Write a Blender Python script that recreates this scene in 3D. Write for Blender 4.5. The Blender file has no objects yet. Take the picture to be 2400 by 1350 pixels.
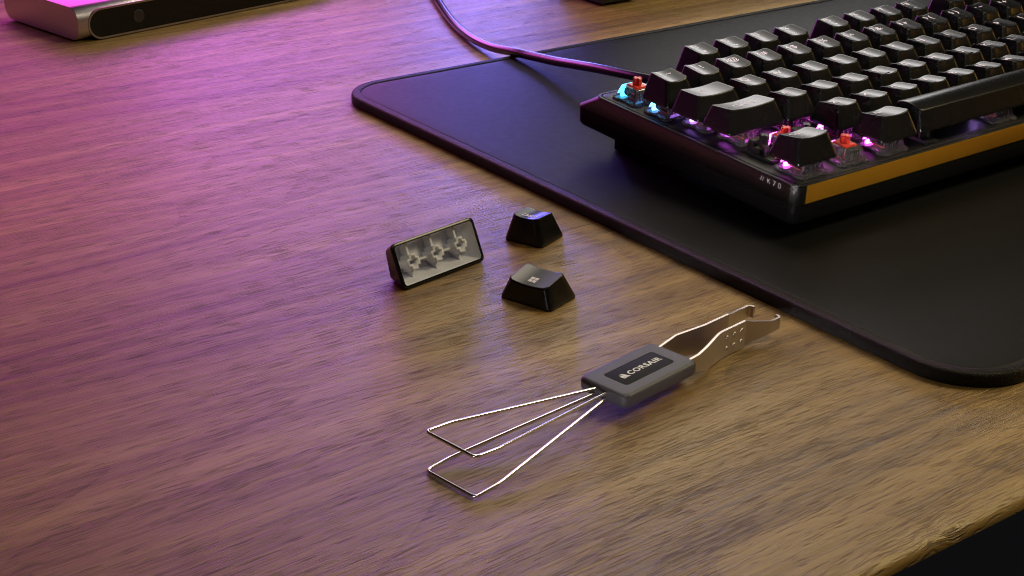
import bpy, bmesh, math, random
from mathutils import Vector, Matrix
random.seed(7)
S = 0.001                      # all builders below work in millimetres
sc = bpy.context.scene
C = sc.collection
R = math.radians

# ------------------------------------------------------------------ camera
cam_d = bpy.data.cameras.new('camera'); cam = bpy.data.objects.new('camera', cam_d); C.objects.link(cam)
RD = ((0.80877090, -0.23069500, 0.54098932), (-0.58803603, -0.33309069, 0.73706460), (0.01016139, -0.91423761, -0.40505103))
m = Matrix(((RD[0][0], -RD[0][1], -RD[0][2], 0), (RD[1][0], -RD[1][1], -RD[1][2], 0), (RD[2][0], -RD[2][1], -RD[2][2], 0.2215), (0, 0, 0, 1)))
cam.matrix_world = m
cam_d.sensor_width = 36; cam_d.lens = 52.286; cam_d.clip_start = 0.01; cam_d.clip_end = 50
sc.camera = cam

# ------------------------------------------------------------------ world, lamps, exposure
w = bpy.data.worlds.new('World'); sc.world = w; w.use_nodes = True
w.node_tree.nodes['Background'].inputs[0].default_value = (0.75, 0.72, 0.80, 1)
w.node_tree.nodes['Background'].inputs[1].default_value = 0.006

def lamp(name, loc, tgt, sx, sy, power, col, spread=180):
    d = bpy.data.lights.new(name, 'AREA'); d.shape = 'RECTANGLE'; d.size = sx * S; d.size_y = sy * S
    d.energy = power; d.color = col; d.spread = R(spread)
    o = bpy.data.objects.new(name, d); C.objects.link(o)
    o.location = Vector(loc) * S
    o.rotation_euler = (Vector(tgt) - Vector(loc)).to_track_quat('-Z', 'Y').to_euler()
    return o
lamp('violet_lamp', (685, 985, 110), (420, 600, 0), 90, 60, 0.50, (0.22, 0.19, 1.0))
lamp('lilac_lamp', (500, 980, 120), (330, 680, 0), 180, 80, 0.50, (0.74, 0.20, 1.0))
lamp('magenta_lamp', (320, 1090, 140), (200, 800, 0), 300, 130, 0.42, (1.0, 0.11, 0.74))
lamp('pink_lamp', (-220, 900, 230), (20, 720, 0), 160, 160, 0.13, (1.0, 0.08, 0.34), 45)
lamp('added_pink_fill', (-40, 980, 85), (450, 430, 40), 400, 140, 0.03, (1.0, 0.2, 0.85))  # unseen lamp added for the pink reflection on the keys' left sides
lamp('white_softbox', (800, 1040, 470), (450, 410, 20), 560, 340, 0.75, (1.0, 0.94, 0.88))
lamp('right_softbox', (980, 930, 260), (480, 450, 0), 260, 160, 0.6, (1.0, 0.97, 0.95))
lamp('back_overhead_lamp', (640, 720, 650), (560, 620, 0), 260, 260, 1.6, (1.0, 0.88, 0.70))
lamp('warm_lamp', (800, 170, 500), (400, 340, 0), 200, 200, 2.4, (1.0, 0.84, 0.48))
lamp('amber_lamp', (1400, 150, 130), (550, 366, 20), 200, 120, 0.45, (1.0, 0.50, 0.10))
lamp('corner_spot', (-100, 60, 60), (407, 369, 24), 110, 110, 0.022, (1.0, 0.95, 0.93), 7)
lamp('overhead_lamp', (220, 40, 720), (330, 360, 0), 260, 260, 0.75, (1.0, 0.90, 0.66))

sc.view_settings.view_transform = 'Standard'; sc.view_settings.look = 'None'
sc.view_settings.exposure = -0.12; sc.view_settings.gamma = 1; sc.view_settings.use_curve_mapping = False
sc.render.engine = 'CYCLES'
sc.cycles.use_denoising = True; sc.cycles.denoising_prefilter = 'FAST'; sc.cycles.use_adaptive_sampling = False; sc.cycles.filter_width = 1.05
sc.cycles.max_bounces = 10; sc.cycles.transparent_max_bounces = 24
sc.cycles.caustics_reflective = False; sc.cycles.caustics_refractive = False
sc.cycles.sample_clamp_indirect = 1.5

# ------------------------------------------------------------------ helpers
def empty(name, loc=(0, 0, 0), rot=(0, 0, 0), parent=None):
    o = bpy.data.objects.new(name, None); C.objects.link(o); o.empty_display_size = 0.01
    o.location = Vector(loc) * S; o.rotation_euler = rot
    if parent: o.parent = parent
    return o
def tag(o, label, cat, group=None):
    o['label'] = label; o['category'] = cat
    if group: o['group'] = group
    return o
def obj(name, me, mat=None, parent=None, loc=(0, 0, 0), rot=(0, 0, 0)):
    o = bpy.data.objects.new(name, me); C.objects.link(o)
    if mat is not None and len(me.materials) == 0:
        for mm in (mat if isinstance(mat, (list, tuple)) else [mat]): me.materials.append(mm)
    o.location = Vector(loc) * S; o.rotation_euler = rot
    if parent: o.parent = parent
    return o
def fin(bm, name, smooth=True, ang=32, norm=True):
    if norm: bmesh.ops.recalc_face_normals(bm, faces=bm.faces)
    if smooth:
        lim = R(ang)
        for f in bm.faces: f.smooth = True
        for e in bm.edges:
            if len(e.link_faces) == 2 and e.calc_face_angle(0) > lim: e.smooth = False
    bmesh.ops.scale(bm, vec=(S, S, S), verts=bm.verts)
    me = bpy.data.meshes.new(name); bm.to_mesh(me); bm.free(); return me
def rrect(hx, hy, r, k=5, nx=1, ny=1, cx=0, cy=0):
    """rounded rectangle outline, counter-clockwise, with the straight sides cut into nx / ny pieces"""
    r = max(min(r, hx - 1e-4, hy - 1e-4), 1e-4); pts = []
    cs = [(hx - r, -hy + r, -90), (hx - r, hy - r, 0), (-hx + r, hy - r, 90), (-hx + r, -hy + r, 180)]
    for i, (x, y, a0) in enumerate(cs):
        for j in range(k + 1):
            a = R(a0 + 90 * j / k); pts.append((cx + x + r * math.cos(a), cy + y + r * math.sin(a)))
        n = ny if i % 2 == 0 else nx
        a = pts[-1]; x2, y2, b0 = cs[(i + 1) % 4]
        b = (cx + x2 + r * math.cos(R(b0)), cy + y2 + r * math.sin(R(b0)))
        for j in range(1, n): t = j / n; pts.append((a[0] + (b[0] - a[0]) * t, a[1] + (b[1] - a[1]) * t))
    return pts
def loft(bm, loops, cap0=False, cap1=False, fan1=None, mats=None):
    vs = [[bm.verts.new(p) for p in L] for L in loops]; n = len(vs[0])
    for a in range(len(vs) - 1):
        for i in range(n):
            f = bm.faces.new((vs[a][i], vs[a][(i + 1) % n], vs[a + 1][(i + 1) % n], vs[a + 1][i]))
            if mats: f.material_index = mats[a]
    if cap0: bm.faces.new(list(reversed(vs[0])))
    if cap1: bm.faces.new(vs[-1])
    if fan1 is not None:
        c = bm.verts.new(fan1)
        for i in range(n): bm.faces.new((vs[-1][i], vs[-1][(i + 1) % n], c))
    return vs
def box(bm, x0, x1, y0, y1, z0, z1, bev=0):
    r = bmesh.ops.create_cube(bm, size=1)
    for v in r['verts']:
        v.co = Vector(((x0 + x1) / 2 + v.co.x * (x1 - x0), (y0 + y1) / 2 + v.co.y * (y1 - y0), (z0 + z1) / 2 + v.co.z * (z1 - z0)))
    if bev:
        es = list({e for v in r['verts'] for e in v.link_edges})
        bmesh.ops.bevel(bm, geom=es, offset=bev, segments=2, profile=0.6, affect='EDGES')
def slab(hx, hy, r, z0, z1, bev=0.0, cx=0, cy=0, k=5):
    """rounded plate with a small rounded top and bottom edge"""
    bm = bmesh.new(); L = []
    seg = [(bev, 0), (bev * .3, bev * .3), (0, bev)] if bev else [(0, 0)]
    for i, d in seg: L.append([(x, y, z0 + d) for x, y in rrect(hx - i, hy - i, r - i * .5, k, cx=cx, cy=cy)])
    for i, d in reversed(seg): L.append([(x, y, z1 - d) for x, y in rrect(hx - i, hy - i, r - i * .5, k, cx=cx, cy=cy)])
    loft(bm, L, True, True); return bm
def prism(bm, pts, z0, z1):
    a = [bm.verts.new((x, y, z0)) for x, y in pts]; b = [bm.verts.new((x, y, z1)) for x, y in pts]; n = len(pts)
    bm.faces.new(list(reversed(a))); bm.faces.new(b)
    for i in range(n): bm.faces.new((a[i], a[(i + 1) % n], b[(i + 1) % n], b[i]))
def sweep(bm, pts, rad, n=10, up=(0, 0, 1), cap=True, flat=None):
    """tube of radius rad along a list of points"""
    pts = [Vector(p) for p in pts]; rings = []; prev = None
    for i, p in enumerate(pts):
        t = (pts[min(i + 1, len(pts) - 1)] - pts[max(i - 1, 0)]).normalized()
        if prev is None:
            a = Vector(up); a = (a - t * a.dot(t)).normalized()
        else: a = (prev - t * prev.dot(t)).normalized()
        prev = a; b = t.cross(a)
        rings.append([p + a * rad * math.cos(2 * math.pi * j / n) + b * rad * math.sin(2 * math.pi * j / n) for j in range(n)])
    loft(bm, rings, cap, cap)
def spline(pts, per=8):
    P = [Vector(p) for p in pts]; P = [2 * P[0] - P[1]] + P + [2 * P[-1] - P[-2]]; out = []
    for i in range(1, len(P) - 2):
        for j in range(per):
            t = j / per; p0, p1, p2, p3 = P[i - 1:i + 3]
            out.append(0.5 * ((2 * p1) + (p2 - p0) * t + (2 * p0 - 5 * p1 + 4 * p2 - p3) * t * t + (3 * p1 - p0 - 3 * p2 + p3) * t ** 3))
    return out + [P[-2]]
def round_poly(pts, r, k=5):
    """round the inner corners of an open polyline"""
    P = [Vector(p) for p in pts]; out = [P[0]]
    for i in range(1, len(P) - 1):
        a = (P[i - 1] - P[i]); b = (P[i + 1] - P[i]); d = min(r, a.length * .45, b.length * .45)
        p, q = P[i] + a.normalized() * d, P[i] + b.normalized() * d
        for j in range(k + 1):
            t = j / k; out.append(p * (1 - t) ** 2 + P[i] * 2 * t * (1 - t) + q * t * t)
    return out + [P[-1]]

# ------------------------------------------------------------------ text as flat outlines (mm)
_tc = {}
def text_mesh(body, size, sx=1.0, bold=0.0, space=1.0):
    key = (body, size, sx, bold, space)
    if key in _tc: return _tc[key]
    cu = bpy.data.curves.new('lettering', 'FONT'); cu.body = body; cu.size = size; cu.offset = bold
    cu.align_x = 'CENTER'; cu.align_y = 'CENTER'; cu.space_character = space; cu.resolution_u = 4
    o = bpy.data.objects.new('lettering', cu); C.objects.link(o)
    bpy.context.view_layer.update()
    me = bpy.data.meshes.new_from_object(o.evaluated_get(bpy.context.evaluated_depsgraph_get()))
    v = [(p.co.x * sx, p.co.y) for p in me.vertices]; f = [tuple(p.vertices) for p in me.polygons]
    bpy.data.objects.remove(o); bpy.data.curves.remove(cu); bpy.data.meshes.remove(me)
    ys = [p[1] for p in v]; xs = [p[0] for p in v]
    if v:
        mx, my = (min(xs) + max(xs)) / 2, (min(ys) + max(ys)) / 2
        v = [(x - mx, y - my) for x, y in v]
    _tc[key] = (v, f); return v, f
def poly(pts): return [tuple(p) for p in pts], [tuple(range(len(pts)))]
def merge(*items):
    V, F = [], []
    for (v, f), (dx, dy) in items:
        n = len(V); V += [(x + dx, y + dy) for x, y in v]; F += [tuple(i + n for i in q) for q in f]
    return V, F
def flat_mesh(name, vf, fn):
    me = bpy.data.meshes.new(name); v, f = vf
    me.from_pydata([tuple(Vector(fn(x, y)) * S) for x, y in v], [], f); me.update(); return me

# ------------------------------------------------------------------ materials
def mat(name):
    mt = bpy.data.materials.new(name); mt.use_nodes = True
    return mt, mt.node_tree.nodes, mt.node_tree.links, mt.node_tree.nodes['Principled BSDF']
def N(nodes, t, **kw):
    n = nodes.new(t)
    for k, v in kw.items():
        if k.startswith('i_'):
            key = k[2:]; key = int(key) if key.isdigit() else key.replace('_', ' ')
            n.inputs[key].default_value = v
        else: setattr(n, k, v)
    return n
def plain(name, col, rough, metal=0.0, spec=0.5, grain=0.0, gscale=4000, coat=0.0, rvar=0.0):
    mt, n, l, b = mat(name)
    b.inputs['Base Color'].default_value = (*col, 1); b.inputs['Roughness'].default_value = rough
    b.inputs['Metallic'].default_value = metal; b.inputs['Specular IOR Level'].default_value = spec
    b.inputs['Coat Weight'].default_value = coat; b.inputs['Coat Roughness'].default_value = 0.12
    tc = N(n, 'ShaderNodeTexCoord')
    if grain:
        nz = N(n, 'ShaderNodeTexNoise', i_Scale=gscale, i_Detail=2.0); l.new(tc.outputs['Object'], nz.inputs['Vector'])
        bp = N(n, 'ShaderNodeBump', i_Strength=grain, i_Distance=0.0001); l.new(nz.outputs['Fac'], bp.inputs['Height']); l.new(bp.outputs['Normal'], b.inputs['Normal'])
    if rvar:
        n2 = N(n, 'ShaderNodeTexNoise', i_Scale=120.0, i_Detail=4.0); l.new(tc.outputs['Object'], n2.inputs['Vector'])
        mr = N(n, 'ShaderNodeMapRange'); mr.inputs['To Min'].default_value = rough - rvar; mr.inputs['To Max'].default_value = rough + rvar
        l.new(n2.outputs['Fac'], mr.inputs['Value']); l.new(mr.outputs['Result'], b.inputs['Roughness'])
    return mt
M = {}
M['cap'] = plain('black_keycap_plastic', (0.006, 0.0058, 0.0065), 0.27, spec=0.42, rvar=0.02)
M['legend'] = plain('translucent_legend', (0.62, 0.55, 0.64), 0.5)
_b = M['legend'].node_tree.nodes['Principled BSDF']; _b.inputs['Emission Color'].default_value = (0.86, 0.72, 0.90, 1); _b.inputs['Emission Strength'].default_value = 0.28   # backlit from below
M['legend_bright'] = plain('pale_legend', (0.80, 0.75, 0.85), 0.5)
M['liner'] = plain('pale_inner_plastic', (0.74, 0.75, 0.86), 0.45, grain=0.08, gscale=3000)
M['plate'] = plain('anodised_dark_plate', (0.05, 0.05, 0.055), 0.36, metal=0.85, grain=0.55, gscale=7000)
M['band'] = plain('anodised_side_band', (0.10, 0.10, 0.10), 0.36, metal=1.0, grain=0.6, gscale=6000)
M['glow'] = plain('painted_warm_light', (0.75, 0.36, 0.03), 0.50, metal=0.8, grain=0.8, gscale=5000)  # warm lamp light on the dark band, put into this colour
M['case'] = plain('black_case_plastic', (0.003, 0.003, 0.0033), 0.6, spec=0.12, grain=0.15, gscale=6000)
M['rubber'] = plain('black_rubber', (0.012, 0.012, 0.012), 0.8)
M['groove'] = plain('black_groove', (0.003, 0.003, 0.003), 0.8)
M['print'] = plain('white_print', (0.80, 0.80, 0.80), 0.5)
M['dark_print'] = plain('dark_print', (0.05, 0.02, 0.05), 0.5)
M['red'] = plain('red_stem_plastic', (0.80, 0.055, 0.035), 0.35, spec=0.5)
M['red'].node_tree.nodes['Principled BSDF'].inputs['Subsurface Weight'].default_value = 0.0
M['blackpl'] = plain('black_stabiliser_plastic', (0.012, 0.012, 0.013), 0.38)
M['steel'] = plain('steel_wire', (0.78, 0.74, 0.72), 0.20, metal=1.0, grain=0.05)
M['spring'] = plain('brushed_spring_steel', (0.62, 0.56, 0.52), 0.36, metal=1.0, grain=0.25, gscale=9000)
M['leaf'] = plain('contact_leaf_metal', (0.60, 0.60, 0.60), 0.4, metal=1.0)
M['puller'] = plain('textured_grey_plastic', (0.060, 0.056, 0.068), 0.48, grain=0.9, gscale=2600)
M['badge'] = plain('black_badge', (0.006, 0.006, 0.006), 0.6, spec=0.15)
M['cable'] = plain('black_cable_sheath', (0.012, 0.011, 0.012), 0.22, rvar=0.03)
M['dock'] = plain('anodised_dock_body', (0.60, 0.54, 0.60), 0.34, metal=1.0, grain=0.35, gscale=5000)
M['dock_panel'] = plain('black_gloss_panel', (0.002, 0.002, 0.002), 0.3, spec=0.25)
M['dock_ring'] = plain('bronze_chamfer', (0.26, 0.21, 0.19), 0.45, metal=0.8)
M['stand'] = plain('black_stand_metal', (0.010, 0.010, 0.011), 0.35)

def clear_mat():
    mt, n, l, b = mat('clear_housing'); n.remove(b); out = n['Material Output']
    tr = N(n, 'ShaderNodeBsdfTransparent'); tr.inputs[0].default_value = (0.93, 0.93, 0.95, 1)
    gl = N(n, 'ShaderNodeBsdfGlossy'); gl.inputs['Roughness'].default_value = 0.06
    df = N(n, 'ShaderNodeBsdfTranslucent'); df.inputs[0].default_value = (0.9, 0.9, 0.92, 1)
    d2 = N(n, 'ShaderNodeBsdfDiffuse'); d2.inputs[0].default_value = (0.85, 0.85, 0.87, 1)
    lw = N(n, 'ShaderNodeFresnel', i_IOR=1.7)
    m0 = N(n, 'ShaderNodeMixShader', i_0=0.5); l.new(df.outputs[0], m0.inputs[1]); l.new(d2.outputs[0], m0.inputs[2])
    m1 = N(n, 'ShaderNodeMixShader', i_0=0.14); l.new(tr.outputs[0], m1.inputs[1]); l.new(m0.outputs[0], m1.inputs[2])
    m2 = N(n, 'ShaderNodeMixShader'); l.new(lw.outputs[0], m2.inputs[0]); l.new(m1.outputs[0], m2.inputs[1]); l.new(gl.outputs[0], m2.inputs[2])
    l.new(m2.outputs[0], out.inputs[0]); return mt
M['clear'] = clear_mat()
_led = {}
def led_mat(col, s):
    k = (col, s)
    if k not in _led:
        mt, n, l, b = mat('glowing_led'); b.inputs['Base Color'].default_value = (0.8, 0.8, 0.8, 1)
        b.inputs['Emission Color'].default_value = (*col, 1); b.inputs['Emission Strength'].default_value = s; _led[k] = mt
    return _led[k]

def math_n(n, l, op, a, b=None, c=None):
    q = N(n, 'ShaderNodeMath', operation=op)
    for i, v in enumerate((a, b, c)):
        if v is None: continue
        if isinstance(v, (int, float)): q.inputs[i].default_value = v
        else: l.new(v, q.inputs[i])
    return q.outputs[0]
def wood():
    mt, n, l, b = mat('walnut_veneer')
    tc = N(n, 'ShaderNodeTexCoord'); at = N(n, 'ShaderNodeAttribute', attribute_type='OBJECT', attribute_name='seed')
    sp = N(n, 'ShaderNodeSeparateXYZ'); l.new(tc.outputs['Object'], sp.inputs[0])
    x0 = math_n(n, l, 'MULTIPLY_ADD', at.outputs['Fac'], 1.37, sp.outputs[0]); y0 = math_n(n, l, 'MULTIPLY_ADD', at.outputs['Fac'], 0.53, sp.outputs[1])
    def cv(ax, ay, az=1.0, x=None, y=None):
        c = N(n, 'ShaderNodeCombineXYZ'); l.new(math_n(n, l, 'MULTIPLY', x or x0, ax), c.inputs[0]); l.new(math_n(n, l, 'MULTIPLY', y or y0, ay), c.inputs[1])
        l.new(math_n(n, l, 'MULTIPLY', sp.outputs[2], az), c.inputs[2]); return c.outputs[0]
    def nz(vec, det=3.0, rough=0.55, dist=0.0):
        t = N(n, 'ShaderNodeTexNoise', i_Scale=1.0, i_Detail=det, i_Roughness=rough, i_Distortion=dist); l.new(vec, t.inputs['Vector']); return t.outputs['Fac']
    # wandering of the grain
    def mad(v, k, c): return math_n(n, l, 'MULTIPLY_ADD', v, k, c)
    def cen(v): return math_n(n, l, 'SUBTRACT', v, 0.5)
    wob = nz(cv(3.2, 7), 2, 0.45)
    y1 = mad(cen(wob), 0.020, y0)
    wob2 = nz(cv(75, 95), 2, 0.5)
    wavy = math_n(n, l, 'MAXIMUM', mad(nz(cv(6, 20, y=y1), 1.0, 0.5), 0.011, -0.0042), 0.00025)      # calm zones and wavy zones
    y2 = math_n(n, l, 'MULTIPLY_ADD', cen(wob2), wavy, y1)
    figure = nz(cv(3.0, 13, y=y1), 0.6, 0.4)                      # its contours give the arched figure
    saw = math_n(n, l, 'FRACT', math_n(n, l, 'MULTIPLY', figure, 15.0))
    rings = math_n(n, l, 'POWER', math_n(n, l, 'SUBTRACT', 1.0, saw), 2.5)      # sharp on one side, fading on the other
    bands = nz(cv(0.75, 62, y=y1), 3.0, 0.5)
    streak = nz(cv(2.4, 210, y=y1), 3.0, 0.6)
    fine = nz(cv(7, 900, y=y2), 3, 0.65)
    hair = nz(cv(28, 2800, y=y2), 2, 0.6)
    ridge = nz(cv(42, 720, y=y2), 3, 0.6)
    pore = nz(cv(85, 2000, y=y2), 1.0, 0.5)
    poreden = nz(cv(10, 60, y=y1), 2, 0.5)
    thr = mad(poreden, -0.30, 0.745)
    thr = mad(rings, -0.05, thr)
    pit = math_n(n, l, 'SUBTRACT', pore, thr)
    pr = N(n, 'ShaderNodeMapRange', i_From_Min=0.0, i_From_Max=0.06); pr.clamp = True; l.new(pit, pr.inputs['Value']); pit = pr.outputs[0]
    tone = mad(cen(bands), 1.05, 0.60)
    tone = math_n(n, l, 'MULTIPLY_ADD', cen(streak), 0.50, tone)
    tone = math_n(n, l, 'MULTIPLY_ADD', rings, -0.06, tone)
    tone = math_n(n, l, 'MULTIPLY_ADD', cen(fine), 0.42, tone)
    tone = math_n(n, l, 'MULTIPLY_ADD', cen(hair), 0.34, tone)
    cr = N(n, 'ShaderNodeValToRGB'); l.new(tone, cr.inputs[0]); e = cr.color_ramp.elements
    e[0].position = 0.25; e[0].color = (0.118, 0.063, 0.024, 1)
    e[1].position = 1.0; e[1].color = (0.56, 0.365, 0.125, 1)
    e2 = e.new(0.60); e2.color = (0.32, 0.188, 0.055, 1)
    mx = N(n, 'ShaderNodeMixRGB', blend_type='MIX'); mx.inputs[2].default_value = (0.085, 0.052, 0.038, 1)
    l.new(math_n(n, l, 'MULTIPLY', pit, 0.5), mx.inputs[0]); l.new(cr.outputs[0], mx.inputs[1])
    br = N(n, 'ShaderNodeAttribute', attribute_type='OBJECT', attribute_name='tone')
    ml = N(n, 'ShaderNodeMixRGB', blend_type='MULTIPLY', i_0=1.0); l.new(mx.outputs[0], ml.inputs[1])
    cb = N(n, 'ShaderNodeCombineXYZ')
    for i in range(3): l.new(br.outputs['Fac'], cb.inputs[i])
    l.new(cb.outputs[0], ml.inputs[2]); l.new(ml.outputs[0], b.inputs['Base Color'])
    micro = N(n, 'ShaderNodeTexNoise', i_Scale=2600.0, i_Detail=2.0); l.new(tc.outputs['Object'], micro.inputs['Vector'])
    h = math_n(n, l, 'MULTIPLY', pit, -1.15)
    h = math_n(n, l, 'MULTIPLY_ADD', ridge, 1.25, h)
    h = math_n(n, l, 'MULTIPLY_ADD', hair, 0.3, h)
    h = math_n(n, l, 'MULTIPLY_ADD', micro.outputs['Fac'], 0.5, h)
    bp = N(n, 'ShaderNodeBump', i_Strength=0.75, i_Distance=0.00042); l.new(h, bp.inputs['Height']); l.new(bp.outputs['Normal'], b.inputs['Normal'])
    rr = math_n(n, l, 'MULTIPLY_ADD', fine, 0.12, 0.29); rr = math_n(n, l, 'MULTIPLY_ADD', pit, 0.2, rr); l.new(rr, b.inputs['Roughness'])
    b.inputs['Specular IOR Level'].default_value = 0.6
    return mt
M['wood'] = wood()
def mat_cloth():
    mt, n, l, b = mat('mat_cloth'); tc = N(n, 'ShaderNodeTexCoord')
    b.inputs['Base Color'].default_value = (0.004, 0.004, 0.0043, 1); b.inputs['Roughness'].default_value = 0.62; b.inputs['Specular IOR Level'].default_value = 0.14
    nz = N(n, 'ShaderNodeTexNoise', i_Scale=3200.0, i_Detail=2.0); l.new(tc.outputs['Object'], nz.inputs['Vector'])
    n2 = N(n, 'ShaderNodeTexNoise', i_Scale=260.0, i_Detail=3.0); l.new(tc.outputs['Object'], n2.inputs['Vector'])
    h = math_n(n, l, 'MULTIPLY_ADD', n2.outputs['Fac'], 0.35, nz.outputs['Fac'])
    bp = N(n, 'ShaderNodeBump', i_Strength=0.25, i_Distance=0.00025); l.new(h, bp.inputs['Height']); l.new(bp.outputs['Normal'], b.inputs['Normal'])
    mr = N(n, 'ShaderNodeMapRange'); mr.inputs['To Min'].default_value = 0.46; mr.inputs['To Max'].default_value = 0.56; l.new(n2.outputs['Fac'], mr.inputs['Value']); l.new(mr.outputs[0], b.inputs['Roughness'])
    return mt
M['cloth'] = mat_cloth()
def mat_thread():
    mt, n, l, b = mat('edge_thread'); uv = N(n, 'ShaderNodeUVMap')
    b.inputs['Roughness'].default_value = 0.5; b.inputs['Specular IOR Level'].default_value = 0.3
    sp = N(n, 'ShaderNodeSeparateXYZ'); l.new(uv.outputs[0], sp.inputs[0])
    nzw = N(n, 'ShaderNodeTexNoise', i_Scale=1.0, i_Detail=2.0)
    c = N(n, 'ShaderNodeCombineXYZ'); l.new(math_n(n, l, 'MULTIPLY', sp.outputs[0], 0.9), c.inputs[0]); l.new(math_n(n, l, 'MULTIPLY', sp.outputs[1], 0.25), c.inputs[1]); l.new(c.outputs[0], nzw.inputs['Vector'])
    # slanting threads, about 0.55 mm apart, with uneven spacing
    ph = math_n(n, l, 'MULTIPLY_ADD', sp.outputs[1], 0.45, sp.outputs[0])
    ph = math_n(n, l, 'MULTIPLY_ADD', nzw.outputs['Fac'], 1.1, ph)
    s = math_n(n, l, 'ABSOLUTE', math_n(n, l, 'SINE', math_n(n, l, 'MULTIPLY', ph, 5.2)))
    n3 = N(n, 'ShaderNodeTexNoise', i_Scale=1.0, i_Detail=3.0); c3 = N(n, 'ShaderNodeCombineXYZ'); l.new(math_n(n, l, 'MULTIPLY', ph, 5.0), c3.inputs[0]); l.new(math_n(n, l, 'MULTIPLY', sp.outputs[1], 0.4), c3.inputs[1]); l.new(c3.outputs[0], n3.inputs['Vector'])
    h = math_n(n, l, 'MULTIPLY_ADD', n3.outputs['Fac'], 0.9, s)
    bp = N(n, 'ShaderNodeBump', i_Strength=0.9, i_Distance=0.0004); l.new(h, bp.inputs['Height']); l.new(bp.outputs['Normal'], b.inputs['Normal'])
    cr = N(n, 'ShaderNodeValToRGB'); l.new(h, cr.inputs[0]); cr.color_ramp.elements[0].color = (0.002, 0.002, 0.002, 1); cr.color_ramp.elements[1].color = (0.012, 0.0115, 0.012, 1); cr.color_ramp.elements[1].position = 1.0
    l.new(cr.outputs[0], b.inputs['Base Color'])
    return mt
M['thread'] = mat_thread()

# ------------------------------------------------------------------ desk (planks of veneer side by side, rounded front edge)
desk = tag(empty('desk'), 'brown walnut desk top with lengthwise grain under all the other things', 'desk')
EDGE = 203.0
bounds = [EDGE, 248.0, 342.5, 436.5, 530.6, 625.0, 719.0, 813.0, 907.0, 1001.0, 1095.0, 1300.0]
tones = [0.92, 0.95, 0.90, 0.88, 1.06, 0.88, 1.0, 0.92, 0.97, 0.92, 0.95]
X0, X1, TH = -500.0, 1300.0, 30.0
for i in range(len(bounds) - 1):
    bm = bmesh.new(); ya, yb = bounds[i], bounds[i + 1]
    if i == 0:
        r = 3.5; prof = [(yb, 0)] + [(ya + r - r * math.sin(R(a)), -r + r * math.cos(R(a))) for a in range(0, 91, 15)] + [(ya + 1.2, -4.6), (ya + 28, -TH), (yb, -TH)]
    else: prof = [(yb, 0), (ya, 0), (ya, -TH), (yb, -TH)]
    A = [bm.verts.new((X0, y, z)) for y, z in prof]; B = [bm.verts.new((X1, y, z)) for y, z in prof]; k = len(prof)
    bm.faces.new(A); bm.faces.new(list(reversed(B)))
    for j in range(k): bm.faces.new((A[j], B[j], B[(j + 1) % k], A[(j + 1) % k]))
    p = obj('plank', fin(bm, 'plank', ang=40), M['wood'], desk); p['seed'] = [0.0, 0.35, 2.3, 3.1, 4.7, 5.9, 7.2, 8.4, 9.1, 10.6, 11.3][i]; p['tone'] = tones[i]

# ------------------------------------------------------------------ desk mat
MT = 4.8
mat_root = tag(empty('desk_mat', (363, 252, 0)), 'thick black cloth desk mat with stitched rim under the keyboard', 'desk mat')
mw, mh = 900.0, 652.3 - 247.5
def mat_loops(prof, rr):
    L = []
    for i, z in prof: L.append([(x, y, z) for x, y in rrect(mw / 2 - i, mh / 2 - i, rr - i, 14, 60, 60, cx=mw / 2, cy=mh / 2)])
    return L
ox, oy = 362.8 - 363, 247.5 - 252
bm = bmesh.new()
prof = [(0.5, 0.0), (0.1, 0.4), (0.0, 1.2), (0.0, 3.4), (0.25, 4.5), (0.8, 5.05), (1.6, 5.2), (3.0, 5.2), (4.2, 5.1), (4.7, 4.85), (4.9, 4.2)]
vs = loft(bm, mat_loops(prof, 26))
uvl = bm.loops.layers.uv.new('UVMap'); vv = {}
ref = vs[3]; acc = 0; arc = []
for j in range(len(ref)):
    arc.append(acc); acc += (ref[(j + 1) % len(ref)].co - ref[j].co).length
pv = 0
for a in range(len(prof)):
    if a: pv += math.hypot(prof[a][0] - prof[a - 1][0], prof[a][1] - prof[a - 1][1])
    for j, v in enumerate(vs[a]): vv[v] = (arc[j], pv)
for f in bm.faces:
    us = [vv[lp.vert][0] for lp in f.loops]; wrap = max(us) - min(us) > acc / 2
    for lp in f.loops:
        u_, v_ = vv[lp.vert]; lp[uvl].uv = (u_ + (acc if wrap and u_ < acc / 2 else 0), v_)
obj('stitched_edge', fin(bm, 'stitched_edge', ang=60), M['thread'], mat_root, (ox, oy, 0))
bm = bmesh.new()
loft(bm, mat_loops([(4.85, 0.3), (4.85, MT - .35), (5.3, MT - .12), (6.5, MT), (14, MT - .05)], 26), True, True)
obj('cloth_surface', fin(bm, 'cloth_surface', ang=40), M['cloth'], mat_root, (ox, oy, 0))

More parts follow.
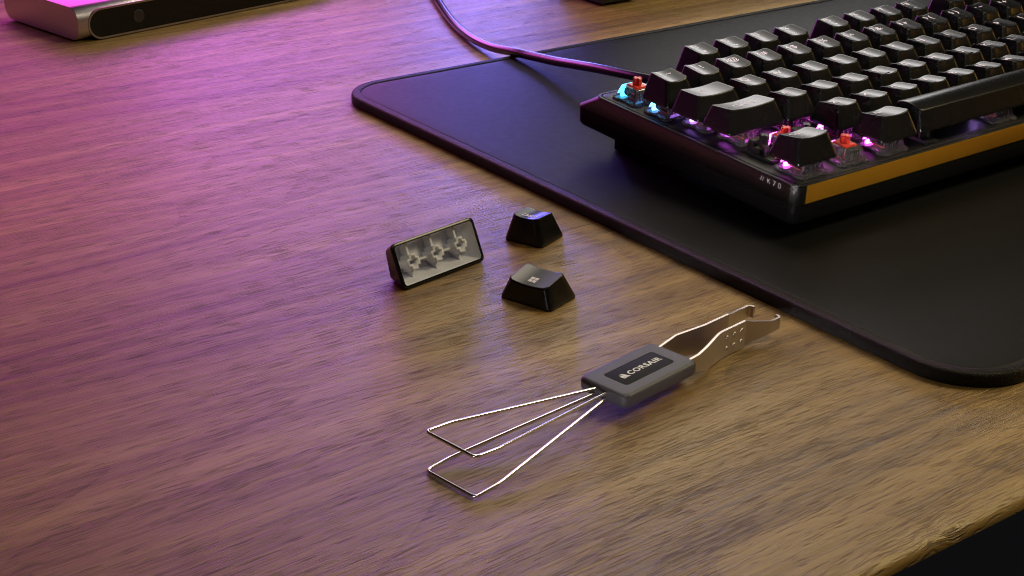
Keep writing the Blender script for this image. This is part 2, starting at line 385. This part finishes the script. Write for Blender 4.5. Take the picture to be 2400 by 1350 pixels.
# ------------------------------------------------------------------ keycaps
U = 19.05
ROWZ = {'f': (11.5, 10.7), 'n': (11.5, 10.6), 't': (9.3, 9.8), 'c': (8.3, 9.8), 's': (8.0, 10.0), 'b': (8.1, 10.2)}
YF, YR = -4.7, 7.5
def top_z(wu, row, space=False):
    zr, zf = ROWZ[row]; hx = wu * U / 2 - .75 - 2.9
    if space:
        return lambda x, y: 8.6 + 1.5 * (1 - ((y - 1.2) / 6.6) ** 2)
    return lambda x, y: zf + (zr - zf) * (y - YF) / (YR - YF) - 0.95 * (1 - min(1, (x / hx) ** 2))
_cap = {}
def cap_mesh(wu, row, space=False, hollow=False):
    key = (wu, row, space, hollow)
    if key in _cap: return _cap[key]
    hx = wu * U / 2 - .75; hy = 8.75; hxt = hx - (1.6 if space else 2.9); yf, yr = (-5.6, 8.0) if space else (YF, YR)
    cyt = (yf + yr) / 2; hyt = (yr - yf) / 2; tz = top_z(wu, row, space)
    nx = 8 if wu < 3 else 14; ny = 6; k = 5
    RT = lambda i: rrect(hxt - i, hyt - i, max(1.9 - i * .8, .3), k, nx, ny, cy=cyt)
    b0 = rrect(hx, hy, 2.0, k, nx, ny); L = []
    if not hollow: L.append([(x, y, 0.6) for x, y in rrect(hx - 1.2, hy - 1.2, 1.2, k, nx, ny)])
    L.append([(x, y, 0) for x, y in rrect(hx - (.1 if not hollow else 1.25), hy - (.1 if not hollow else 1.25), 1.9 if not hollow else 1.2, k, nx, ny)])
    if hollow: L.append([(x, y, 0) for x, y in rrect(hx - .1, hy - .1, 1.9, k, nx, ny)])
    L.append([(x, y, 0.12) for x, y in b0])
    L.append([(x, y, 0.9) for x, y in rrect(hx - .03, hy - .03, 2.0, k, nx, ny)])
    t0 = RT(-.02); base = L[-1]
    for q in (0.06, 0.5, 0.92):
        L.append([(p[0] + (t[0] - p[0]) * q, p[1] + (t[1] - p[1]) * q, .9 + (tz(*t) - .25 - .9) * q) for p, t in zip(base, t0)])
    L.append([(x, y, tz(x, y) - .22) for x, y in t0])
    for i, d in ((.08, .09), (.26, .02), (.5, 0)): L.append([(x, y, tz(x, y) - d) for x, y in RT(i)])
    for q in (.92, .84, .76, .68, .58, .48, .38, .28, .15):
        L.append([(x * q, cyt + (y - cyt) * q, tz(x * q, cyt + (y - cyt) * q)) for x, y in RT(.5)])
    bm = bmesh.new(); loft(bm, L, cap0=not hollow, fan1=(0, cyt, tz(0, cyt)))
    _cap[key] = fin(bm, 'keycap', ang=38, norm=not hollow); _cap[key].materials.append(M['cap']); return _cap[key]
def on_top(wu, row, dx=0, dy=0, lift=.06):
    tz = top_z(wu, row); return lambda x, y: (x + dx, y + dy, tz(x + dx, y + dy) + lift)
def t_(s, size=4.3, sx=1.12, bold=0.09, sp=1.08): return text_mesh(s, size, sx, bold, sp)
def sq(x, y, a, b=None): b = b or a; return poly([(x - a, y - b), (x + a, y - b), (x + a, y + b), (x - a, y + b)])
def arrow(x, y, s, n=1):   # line with an arrow head, pointing along n
    return merge((poly([(x - s * 1.5 * n, y - .13), (x + s * 1.5 * n, y - .13), (x + s * 1.5 * n, y + .13), (x - s * 1.5 * n, y + .13)]), (0, 0)),
                 (poly([(x + s * 1.7 * n, y), (x + s * .9 * n, y + .55), (x + s * .9 * n, y - .55)]), (0, 0)))
ICON = {'F1': merge((sq(0, 0, 1.0, .7), (0, 0)), (poly([(-.9, .7), (-.3, 1.0), (.3, .7)]), (0, 0))), 'F2': merge((sq(-.5, .2, .6, .7), (0, 0)), (sq(.7, -.2, .45, .55), (0, 0))),
        'F3': merge(*[(sq(.75 * math.cos(a), .75 * math.sin(a), .13), (0, 0)) for a in [i * math.pi / 4 for i in range(8)]]),
        'F4': merge((sq(0, 0, .3), (0, 0)), *[(sq(1.0 * math.cos(a), 1.0 * math.sin(a), .13), (0, 0)) for a in [i * math.pi / 4 for i in range(8)]]),
        'F5': sq(0, 0, .62), 'F6': merge((poly([(.7, -.6), (.7, .6), (-.3, 0)]), (0, 0)), (sq(-.6, 0, .14, .6), (0, 0))),
        'F7': merge((poly([(-.9, -.6), (.1, 0), (-.9, .6)]), (0, 0)), (sq(.45, 0, .13, .6), (0, 0)), (sq(.9, 0, .13, .6), (0, 0))),
        'F8': merge((poly([(-.7, -.6), (.3, 0), (-.7, .6)]), (0, 0)), (sq(.6, 0, .14, .6), (0, 0)))}
def legend_shape(k):
    if k == 'tab': return merge((arrow(0, .55, 1.3, -1), (0, 0)), (arrow(0, -.55, 1.3, 1), (0, 0))), (-2.0, 2.3)
    if k == 'caps':
        ar = poly([(0, .95), (-1.1, -.05), (-.55, -.05), (-.55, -.6), (.55, -.6), (.55, -.05), (1.1, -.05)])
        inner = merge((poly([(0, .95), (-1.1, -.05), (-.8, -.05), (0, .62)]), (0, 0)), (poly([(0, .95), (0, .62), (.8, -.05), (1.1, -.05)]), (0, 0)),
                      (sq(-.65, -.33, .13, .3), (0, 0)), (sq(.65, -.33, .13, .3), (0, 0)), (sq(0, -.55, .6, .12), (0, 0)))
        return merge((inner, (0, 1.9)), (t_('CAPS', 4.0, 1.25), (0, -1.1))), (0, 2.0)
    if k == 'win':
        return merge(*[(sq(sx * .86, sy * .86, .74), (0, 0)) for sx in (-1, 1) for sy in (-1, 1)]), (0, 3.2)
    if k in ('Ctrl', 'Alt', 'Fn', 'ESC', 'Menu'): return t_(k, 3.3, 1.15), (-1.6 if k != 'ESC' else 0, 3.6)
    if k in ('Enter', 'Shift', 'Back'): return t_(k, 3.3, 1.15), (0, 2.2)
    if k[0] == 'F' and k[1:].isdigit():
        it = [(t_(k[0], 3.7), (-1.6, 0)), (t_(k[1:], 3.7), (1.2, 0))]
        if k in ICON: it.append((ICON[k], (1.0, -5.6)))
        return merge(*it), (-1.2, 4.4)
    if len(k) == 2: return merge((t_(k[0], 4.6), (-1.9, 0)), (t_(k[1], 4.6), (2.0, 0))), (-.6, 3.4)
    return t_(k, 4.9, 1.2), (-.4, 3.1)

# ------------------------------------------------------------------ keyboard
RK = Matrix(((0.99996135, -0.00402482, -0.00781633), (0.00360831, 0.99860969, -0.05258955), (0.00801713, 0.05255931, 0.99858562)))
kb = tag(empty('keyboard', (408.169, 371.191, 26.962)), 'black mechanical keyboard with glowing switches and three keycaps missing', 'keyboard')
kb.rotation_euler = RK.to_euler()
KW = 15 * U
PX0, PX1, PY0, PY1 = -2.4, KW + 2.4, -2.5, 122.0
pcx, pcy, phx, phy = (PX0 + PX1) / 2, (PY0 + PY1) / 2, (PX1 - PX0) / 2, (PY1 - PY0) / 2
def kr(i, z, r=5.2, y1=0.0, k=8):
    return [(x, y, z) for x, y in rrect(phx - i, phy - i + y1 / 2, max(r - i * .8, .5), k, cx=pcx, cy=pcy + y1 / 2)]
bm = bmesh.new()
loft(bm, [kr(.02, -.9), kr(.02, -.35), kr(.12, -.1), kr(.35, 0), kr(1.35, 0), kr(1.42, -.07), kr(1.45, -.7), kr(1.95, -.7), kr(1.98, -.07), kr(2.1, 0), kr(6, 0)], True, True, mats=[0, 0, 0, 0, 0, 1, 1, 1, 0, 0])
tp = obj('top_plate', fin(bm, 'top_plate', ang=30), [M['plate'], M['groove']], kb)
bm = bmesh.new()
loft(bm, [kr(.06, -.8, 5.2), kr(0, -.95, 5.2), kr(0, -7.9, 5.2, 12.0), kr(.15, -8.2, 5.2, 12.4), kr(2, -8.2, 5, 12)], True, True)
obj('side_band', fin(bm, 'side_band', ang=40), M['band'], kb)
bm = bmesh.new(); box(bm, PX0 + 5.6, PX1 - 5.6, PY0 - .10, PY0 + .4, -8.12, -.5, .05); g_ = obj('painted_light_strip', fin(bm, 'painted_light_strip'), M['glow'], kb); g_['label'] = 'gold strip with warm lamp light painted on, along the front edge'  # added over the band front; its colour imitates warm lamp light
bm = bmesh.new()
loft(bm, [kr(.5, -8.2, 5, 12.6), kr(.35, -8.6, 5, 12.6), kr(.5, -15.6, 5, 12.2), kr(1.2, -16.6, 5, 11.6), kr(2.2, -17, 5, 11)], True, True)
obj('lower_case', fin(bm, 'lower_case', ang=40), M['case'], kb)
for x in (22, KW - 22):                       # front rubber feet and folded-out rear feet
    bm = slab(13, 4, 3, -21.3, -16.9, .5); obj('rubber_foot', fin(bm, 'rubber_foot'), M['rubber'], kb, (x, 12, 0))
    bm = bmesh.new(); box(bm, -11, 11, -3.2, 3.2, -28.4, -16.8, 1.0); obj('flip_foot', fin(bm, 'flip_foot'), M['case'], kb, (x, 118, 0))
# lettering on the left side: // K 7 0 drawn in strokes, baseline on the band
def strokes(lines, wd):
    it = []
    for pts in lines:
        for (xa, ya), (xb, yb) in zip(pts, pts[1:]):
            d = Vector((xb - xa, yb - ya)); L = d.length or 1; d /= L; nrm = Vector((-d.y, d.x)) * wd / 2; e = d * wd / 2
            a, b = Vector((xa, ya)) - e, Vector((xb, yb)) + e
            it.append((poly([a - nrm, b - nrm, b + nrm, a + nrm]), (0, 0)))
    return merge(*it)
h_ = 1.75
k70 = [[(0, 0), (.75, h_)], [(1.15, 0), (1.9, h_)], [(4.0, 0), (4.0, h_)], [(4.05, h_ * .42), (5.3, h_)], [(4.5, h_ * .6), (5.3, 0)],
       [(7.0, h_), (8.4, h_), (7.5, 0)], [(10.2, .15), (10.2, h_ - .15), (10.45, h_), (11.15, h_), (11.4, h_ - .15), (11.4, .15), (11.15, 0), (10.45, 0), (10.2, .15)]]
me = flat_mesh('side_lettering', strokes(k70, .24), lambda x, y: (PX0 - .06, 17.0 - x * .96, -3.35 + y))
obj('side_lettering', me, M['print'], kb)

KEYS = []   # (centre x in units, row, y centre in mm, width, legend)
def row(y, r, items, x=0.0):
    for wdt, k in items:
        if k is not None: KEYS.append((x + wdt / 2, r, y, wdt, k))
        x += wdt
FY = (5.5 + .105) * U
row(FY, 'f', [(1, 'ESC'), (1, None)] + [(1, 'F%d' % i) for i in (1, 2, 3, 4)] + [(.5, None)] + [(1, 'F%d' % i) for i in (5, 6, 7, 8)] + [(.5, None)] + [(1, 'F%d' % i) for i in (9, 10, 11, 12)])
row(4.5 * U, 'n', [(1, k) for k in ("'~", '1!', '2@', '3#', '4$', '5%', '6^', '7&', '8*', '9(', '0)', '-_', '=+')] + [(2, 'Back')])
row(3.5 * U, 't', [(1.5, 'tab')] + [(1, k) for k in 'QWERTYUIOP[]'] + [(1.5, '\\')])
row(2.5 * U, 'c', [(1.75, 'caps')] + [(1, k) for k in "ASDFGHJKL;'"] + [(2.25, 'Enter')])
row(1.5 * U, 's', [(2.25, 'lshift')] + [(1, k) for k in 'ZXCVBNM,./'] + [(2.75, 'Shift')])
row(.5 * U, 'b', [(1.25, 'Ctrl'), (1.25, 'win'), (1.25, 'Alt'), (6.25, 'space'), (1.25, 'Alt'), (1.25, 'Fn'), (1.25, 'Menu'), (1.25, 'Ctrl')])
REMOVED = ('ESC', 'lshift', 'win')
CZ = 6.5
for cx, r, y, wd, k in KEYS:
    if k in REMOVED: continue
    o = obj('keycap', cap_mesh(wd, r, k == 'space'), None, kb, (cx * U, y, CZ))
    if k == 'space': o['label'] = 'long black space bar'; continue
    vf, (dx, dy) = legend_shape(k)
    obj('legend', flat_mesh('legend', vf, on_top(wd, r, dx, dy)), M['legend'], o)
    if k in 'FJ':
        bm = bmesh.new(); sweep(bm, [(-1.6, 0, 0), (1.6, 0, 0)], .22, 8); me = fin(bm, 'homing_bar')
        obj('homing_bar', me, M['cap'], o, (0, -2.9, top_z(wd, r)(0, -2.9) + .05))

# ------------------------------------------------------------------ switches
def sw_meshes():
    D = {}
    bm = bmesh.new()      # clear lower flange with clip tabs
    loft(bm, [[(x, y, z) for x, y in rrect(hx, hx, .5, 2)] for hx, z in ((7.0, 0), (7.3, .05), (7.3, .95), (6.9, 1.05))], True, True)
    for sx in (-1, 1):
        for sy in (-1, 1): box(bm, sx * 7.55 - .35, sx * 7.55 + .35, sy * 4.9 - 1.9, sy * 4.9 + 1.9, 0.05, 1.1, .08); box(bm, sx * 4.9 - 1.9, sx * 4.9 + 1.9, sy * 7.55 - .35, sy * 7.55 + .35, 0.05, 1.1, .08)
        box(bm, -1.1, 1.1, sx * 7.45 - .3, sx * 7.45 + .3, .05, .75, .06)
    D['flange'] = fin(bm, 'flange', ang=30)
    bm = bmesh.new()      # clear upper housing: tapering, open at the top for the stem
    L = [(6.7, 6.7, 1.0, 0, .9), (6.5, 6.5, 2.0, 0, .9), (5.6, 6.0, 4.6, 0, 1.3), (5.1, 5.6, 6.1, 0, 1.5), (4.7, 5.2, 6.55, 0, 1.4), (3.9, 4.3, 6.6, 0, .6), (3.8, 4.2, 6.2, 0, .6), (3.9, 4.3, 2.2, 0, .6)]
    loft(bm, [[(x, y, z) for x, y in rrect(a, b, r, 4, cy=cy)] for a, b, z, cy, r in L])
    D['housing'] = fin(bm, 'clear_housing', ang=28, norm=True)
    bm = bmesh.new()      # ribs and rounded lens in the front wall
    for x in (-3.2, -.6, 2.0): box(bm, x, x + .5, -6.15, -4.5, 1.1, 5.4, .1)
    D['ribs'] = fin(bm, 'ribs')
    bm = bmesh.new()      # red slider: skirt, plate and cross
    loft(bm, [[(x, y, z) for x, y in rrect(a, b, .25, 2)] for a, b, z in ((2.9, 3.3, 1.4), (3.2, 3.6, 5.9), (3.5, 4.0, 6.0), (3.5, 4.0, 6.55), (3.0, 3.5, 6.6), (3.0, 3.5, 7.0), (2.85, 3.35, 7.1))], True, True)
    D['slider'] = fin(bm, 'slider', ang=25)
    def cross(h0, h1, a=2.05, t=.68):
        bm = bmesh.new(); P = [(t, t), (t, a), (-t, a), (-t, t), (-a, t), (-a, -t), (-t, -t), (-t, -a), (t, -a), (t, -t), (a, -t), (a, t)]
        f = lambda q, z: [(x * q, y * q, z) for x, y in P]
        loft(bm, [f(1, h0), f(1, h1 - .25), f(.9, h1)], True, True); return fin(bm, 'cross', ang=25)
    D['cross'] = cross(7.0, 10.3); D['blackcross'] = cross(5.4, 9.3)
    bm = bmesh.new(); box(bm, -.2, 1.6, -5.35, -5.15, 1.2, 4.3); box(bm, -2.6, -1.2, -5.2, -5.0, 1.2, 3.2); D['leaf'] = fin(bm, 'contact_leaf', False)
    bm = bmesh.new(); loft(bm, [[(x, y, z) for x, y in rrect(a, b, .5, 3)] for a, b, z in ((4.6, .75, 1.1), (4.6, .75, 2.2), (4.0, .5, 2.5))], True, True); D['led'] = fin(bm, 'led')
    bm = bmesh.new()      # black stabiliser housing
    box(bm, -3.4, 3.4, -8.6, 8.2, 0.05, 1.5, .3); box(bm, -3.2, 3.2, -3.6, 6.0, 1.2, 4.2, .25); box(bm, -3.2, -1.9, -4.3, -1.2, 1.2, 5.6, .2); box(bm, 1.9, 3.2, -4.3, -1.2, 1.2, 5.6, .2); box(bm, -2.9, 2.9, 2.5, 5.9, 4.0, 6.2, .25)
    D['stab'] = fin(bm, 'stabiliser_housing', ang=30)
    return D
SW = sw_meshes()
def led_col(k, x):
    if k == 'ESC': return (0.05, 0.60, 1.0), 8
    if k == "'~": return (0.12, 0.42, 1.0), 9
    if k == 'tab': return (0.45, 0.20, 1.0), 14
    if k == 'caps': return (0.72, 0.12, 0.95), 15
    if k == 'space': return (0.50, 0.30, 1.0), 14
    return (0.85, 0.10, 0.80), 16
def add_switch(cx, y, k):
    s = empty('switch', (cx * U, y, 0), parent=kb); col, st = led_col(k, cx)
    obj('flange', SW['flange'], M['clear'], s); obj('clear_housing', SW['housing'], M['clear'], s)
    obj('rib', SW['ribs'], M['clear'], s); obj('slider', SW['slider'], M['red'], s); obj('stem', SW['cross'], M['red'], s)
    obj('contact_leaf', SW['leaf'], M['leaf'], s)
    me = SW['led'].copy(); me.materials.clear(); obj('led', me, led_mat(col, st), s, (0, 5.0, 0))
def add_stab(x, y, stem=True):
    s = empty('stabiliser', (x, y, 0), parent=kb)
    obj('stabiliser_housing', SW['stab'], M['blackpl'], s)
    if stem: obj('stem', SW['blackcross'], M['blackpl'], s)
for cx, r, y, wd, k in KEYS:
    if cx < 1.2 or (r == 'b' and cx < 9) or (r in 'sc' and cx < 4): add_switch(cx, y, k)
for sx in (-1, 1):
    add_stab(1.125 * U + sx * 11.94, 1.5 * U); add_stab(6.875 * U + sx * 50, .5 * U)
bm = bmesh.new(); sweep(bm, round_poly([(1.125 * U - 11.94, 1.5 * U - 7.6, 1.9), (1.125 * U - 11.94, 1.5 * U - 9.0, 1.9), (1.125 * U + 11.94, 1.5 * U - 9.0, 1.9), (1.125 * U + 11.94, 1.5 * U - 7.6, 1.9)], 1.2), .75, 8)
obj('stabiliser_wire', fin(bm, 'stabiliser_wire'), M['steel'], kb)

# ------------------------------------------------------------------ the three loose keycaps
def socket_mesh():
    bm = bmesh.new(); a, t = 2.05, .68
    P = lambda a, t: [(t, t), (t, a), (-t, a), (-t, t), (-a, t), (-a, -t), (-t, -t), (-t, -a), (t, -a), (t, -t), (a, -t), (a, t)]
    o, i = P(3.0, 1.55), P(2.1, .72)
    L = [[(x, y, 6.6) for x, y in o], [(x, y, .95) for x, y in o], [(x * .95, y * .95, .75) for x, y in o], [(x, y, .75) for x, y in i], [(x, y, 5.5) for x, y in i]]
    loft(bm, L, False, True); return fin(bm, 'stem_socket', ang=28, norm=False)
def liner_mesh(wu, row):
    hx = wu * U / 2 - .75; hy = 8.75; tz = top_z(wu, row); k = 5; bm = bmesh.new()
    cyt = (YF + YR) / 2
    a = rrect(hx - 1.26, hy - 1.26, 1.2, k); b = rrect(hx - 1.35, hy - 1.35, 1.2, k); c = rrect(hx - 3.6, 5.3, 1.2, k, cy=cyt)
    L = [[(x, y, .05) for x, y in a], [(x, y, .8) for x, y in b], [(x, y, 6.3) for x, y in c]]
    L.append([(x * .97, cyt + (y - cyt) * .94, 6.9) for x, y in c])
    loft(bm, L, False, True); return fin(bm, 'inner_lining', ang=40, norm=False)
SOCK = socket_mesh()
def loose(label, wu, row, k, loc, rot, hollow=True):
    o = tag(obj('keycap', cap_mesh(wu, row, False, True), None, None, loc, rot), label, 'keycap', 'loose keycaps on the desk')
    if k:
        vf, (dx, dy) = legend_shape(k); obj('legend', flat_mesh('legend', vf, on_top(wu, row, dx, dy)), M['legend_bright'], o)
    obj('inner_lining', liner_mesh(wu, row), M['liner'], o)
    xs = (-11.94, 0, 11.94) if wu > 2 else (0,)
    for x in xs:
        obj('stem_socket', SOCK, M['liner'], o, (x, 0, 0))
        if wu > 2:
            bm = bmesh.new(); box(bm, -.45, .45, 2.9, 7.9, 2.6, 6.6); box(bm, -.45, .45, -7.6, -2.9, 3.4, 6.6)
            obj('rib', fin(bm, 'rib', False), M['liner'], o, (x, 0, 0))
    if wu > 2:
        for xm in (-5.97, 5.97, -15.6):
            bm = bmesh.new(); box(bm, -3.2 if xm > -15 else -1, 3.2 if xm > -15 else 1, -.4, .4, 2.4, 6.6); obj('rib', fin(bm, 'rib', False), M['liner'], o, (xm, 0, 0))
    return o
loose('small square black ESC keycap near the desk mat rim', 1, 'f', 'ESC', (332.2, 438.0, .1), (0, 0, R(111)))
loose('black keycap with four pale squares, nearest the key puller', 1.25, 'b', 'win', (298.8, 390.9, .1), (0, 0, R(108.2)))
# the long one lies on its sloping front wall with the open underside towards the camera
zf = ROWZ['s'][1]; slope = math.atan2(8.75 + YF, zf - 1.0)          # lean of the front wall
TH_ = 90 + math.degrees(slope)
rot = Matrix.Rotation(R(9.5), 3, 'Z') @ Matrix.Rotation(R(180), 3, 'Z') @ Matrix.Rotation(R(90) + slope, 3, 'X')
corner = rot @ Vector((0, -8.75, 0.5))
mid = Vector(((260.9 + 302.94) / 2, (423.05 + 430.09) / 2, 0.0))
lo = Vector((mid.x - corner.x, mid.y - corner.y, 0))
zmin = min((rot @ (v.co / S)).z for v in cap_mesh(2.25, 's', False, True).vertices)
lo.z = -zmin + .05
sh = loose('long black keycap lying on its side showing pale hollow underside', 2.25, 's', None, lo, (0, 0, 0)); sh.rotation_euler = rot.to_euler()

# ------------------------------------------------------------------ key puller
PA = R(9.29)
pul = tag(empty('key_puller', (281.2, 314.6, 0), (0, 0, PA)), 'grey key puller with wire loops at one end and steel tweezers at the other', 'key puller')
bm = bmesh.new(); L = []; z0, z1 = 3.3, 8.2
for i, z in ((1.4, z0), (.6, z0 + .3), (.15, z0 + 1.0), (0, z0 + 1.8), (0, z1 - 1.3), (.12, z1 - .75), (.45, z1 - .3), (.95, z1 - .05), (1.5, z1)):
    L.append([(x, y, z) for x, y in rrect(17.9 - i, 10.0 - i, 2.6 - i * .3, 6)])
L.append([(x, y, z1) for x, y in rrect(11.9, 5.0, 1.3, 6)]); L.append([(x, y, z1 - .25) for x, y in rrect(11.85, 4.95, 1.25, 6)])
loft(bm, L, True, True)
obj('handle', fin(bm, 'handle', ang=35), M['puller'], pul)
badge = obj('badge', fin(slab(11.75, 4.85, 1.2, z1 - .4, z1 - .06, .04), 'badge'), M['badge'], pul)
obj('lettering', flat_mesh('lettering', text_mesh('CORSAIR', 3.1, 1.12, .10, 1.12), lambda x, y: (x + 2.6, y + .1, z1 - .02)), M['print'], badge)
sails = merge((poly([(-.95, -1.35), (-1.25, -.55), (-1.3, .3), (-.75, -.15), (-.1, -.75), (.5, -1.0)][:3] + [(-1.1, .75), (-.85, .15), (-.75, -.7)]), (0, 0)),
              (poly([(-.68, -.75), (-.8, .2), (-1.0, 1.25), (-.45, .75), (-.1, .1), (0.0, -.85)]), (0, 0)),
              (poly([(.08, -.88), (0.0, .3), (-.35, 1.45), (.5, 1.2), (1.0, .5), (1.35, -.6), (1.75, -1.35), (1.0, -1.0)]), (0, 0)),
              (poly([(-.95, -1.35), (-.72, -.82), (.05, -.95), (1.0, -1.05), (1.75, -1.35), (.7, -1.15), (0, -1.2)]), (0, 0)))
obj('emblem', flat_mesh('emblem', sails, lambda x, y: (x * 1.05 - 7.6, y * 1.05 - .1, z1 - .02)), M['print'], badge)
for hz, ez in ((6.5, 13.6), (4.9, .75)):
    pts = [(-16.8, 3.2 - .9, hz), (-72.5, 10.0, ez + (hz - ez) * .12), (-82, 10.0, ez), (-82, -10.2, ez), (-72.5, -10.2, ez + (hz - ez) * .12), (-16.8, -1.8, hz)]
    bm = bmesh.new(); sweep(bm, round_poly(pts, 1.8, 6), .52, 10); obj('wire_loop', fin(bm, 'wire_loop', ang=60), M['steel'], pul)
def arm(sgn):
    # (s along, half gap, z low, z high)
    P = [(16.5, 6.3, 3.6, 8.2), (20.5, 6.6, 2.6, 8.6), (25.0, 6.3, 1.2, 9.6), (34.5, 3.9, .45, 10.4), (36.5, 3.6, .45, 10.4), (49.5, 3.6, .6, 10.2), (52.0, 4.2, 1.4, 9.4), (59.5, 6.4, 3.0, 7.8), (61.5, 6.6, 3.2, 7.5), (65.0, 6.6, 3.2, 7.4), (66.0, 5.9, 3.2, 7.4), (66.1, 4.6, 3.2, 7.4)]
    bm = bmesh.new(); t = .45; A = [];
    for i, (s, g, a, b) in enumerate(P):
        p = P[max(i - 1, 0)]; q = P[min(i + 1, len(P) - 1)]; d = Vector((q[0] - p[0], q[1] - p[1])).normalized(); nx, ny = -d.y * t, d.x * t
        A.append([(s - nx, (g - ny) * sgn - .9, a), (s + nx, (g + ny) * sgn - .9, a), (s + nx, (g + ny) * sgn - .9, b), (s - nx, (g - ny) * sgn - .9, b)])
    loft(bm, A, True, True)
    ar = obj('tweezer_arm', fin(bm, 'tweezer_arm', ang=12), M['spring'], pul)
    for s in (39.2, 43.2, 47.2):
        for zz in (3.4, 7.4):
            bm = bmesh.new(); bmesh.ops.create_uvsphere(bm, u_segments=10, v_segments=6, radius=.85)
            for v in bm.verts: v.co.y *= .6
            obj('grip_dimple', fin(bm, 'grip_dimple', ang=80), M['spring'], ar, (s, (3.6 + .45) * sgn - .9, zz))
arm(1); arm(-1)

# ------------------------------------------------------------------ cable
CP = [(543.9, 842.2, 2.6), (522.1, 796.1, 2.6), (497.9, 742.8, 2.8), (484.6, 705.2, 3.4), (477.9, 674.1, 4.9), (475.7, 648.5, 7.9), (475.1, 632.8, 9.4), (472.3, 607.6, 12.5), (469.3, 585.6, 16), (466, 564.3, 19.5), (462.9, 544, 22.5), (460.8, 525.5, 25), (460.4, 512, 26.2), (460.4, 500, 26.6)]
bm = bmesh.new(); sweep(bm, spline(CP, 8), 2.5, 18)
tag(obj('cable', fin(bm, 'cable', ang=60), M['cable']), 'round glossy black cable curving from the keyboard over the mat rim', 'cable')

# ------------------------------------------------------------------ dock at the back left
dk = tag(empty('desktop_dock', (295.97, 831.8, 0), (0, 0, R(10.3))), 'long silver box with black rounded front panel and a round button', 'docking station')
bm = bmesh.new(); sec = rrect(42, 9.75, 8.2, 8, cx=36, cy=10.75)       # (b, z) section
ends = [(-2.0, .97), (-1.6, 1.0), (200, 1.0), (200.4, .97)]
loft(bm, [[(a, 36 + (b - 36) * (q if q == 1 else .994), 10.75 + (z - 10.75) * q) for b, z in sec] for a, q in ends], True, True)
obj('dock_body', fin(bm, 'dock_body', ang=40), M['dock'], dk)
def stad(i, b): return [(x, b, z) for x, z in rrect(92 - i, 9.1 - i, 9.1 - i, 12, cx=96.3, cy=9.6)]
bm = bmesh.new(); loft(bm, [stad(.3, -4.5), stad(0, -6.0), stad(.1, -6.3), stad(1.15, -6.3), stad(1.2, -5.9)], True, False)
ring = obj('panel_rim', fin(bm, 'panel_rim', ang=30), M['dock_ring'], dk)
bm = bmesh.new(); loft(bm, [stad(1.15, -5.2), stad(1.18, -6.05)], True, True); pn = obj('front_panel', fin(bm, 'front_panel', ang=30), M['dock_panel'], dk)
bm = bmesh.new(); circ = lambda r, b: [(38.3 + r * math.cos(a), b, 9.8 + r * math.sin(a)) for a in [i * math.pi / 14 for i in range(28)]]
loft(bm, [circ(3.9, -5.9), circ(3.9, -6.25), circ(3.7, -6.4), circ(3.4, -6.38)], True, True); obj('power_button', fin(bm, 'power_button', ang=30), M['stand'], dk)
tb = strokes([[(0, 0), (.9, 2.2)], [(1.4, 0), (2.3, 2.2)], [(5, 2.2), (7.2, 2.2)], [(6.1, 2.2), (6.1, 0)], [(10.2, 0), (10.2, 2.2), (11.8, 2.2), (12.1, 1.7), (11.8, 1.15), (10.2, 1.15)], [(11.8, 1.15), (12.3, .6), (11.9, 0), (10.2, 0)], [(15.2, 1.6), (16, 2.2), (16, 0)]], .28)
obj('top_lettering', flat_mesh('top_lettering', tb, lambda x, y: (19.0 + x, -1.0 + y * 1.6 + 4.2, 20.56)), M['dark_print'], dk)
bm = bmesh.new(); box(bm, 10, 190, 8, 64, 0, 1.4); obj('rubber_base', fin(bm, 'rubber_base'), M['rubber'], dk)

# ------------------------------------------------------------------ monitor stand at the back
ms = tag(empty('monitor_stand', (619.5, 737, 0)), 'black slab foot of a stand at the top edge beyond the mat', 'stand')
bm = bmesh.new(); box(bm, -14.5, 14.5, -6.6, 30, 2.0, 150, .5); obj('upright', fin(bm, 'upright'), M['stand'], ms)
for x in (-9, 9):
    bm = slab(2.5, 8, 2, 0, 2.2, .2); obj('rubber_foot', fin(bm, 'rubber_foot'), M['rubber'], ms, (x, 12, 0))
bm = bmesh.new(); box(bm, -18, 260, 33, 38, 0.5, 100, .8); obj('unseen_shade_panel', fin(bm, 'unseen_shade_panel'), M['stand'], ms)  # unseen panel added to block the violet lamp beside the stand
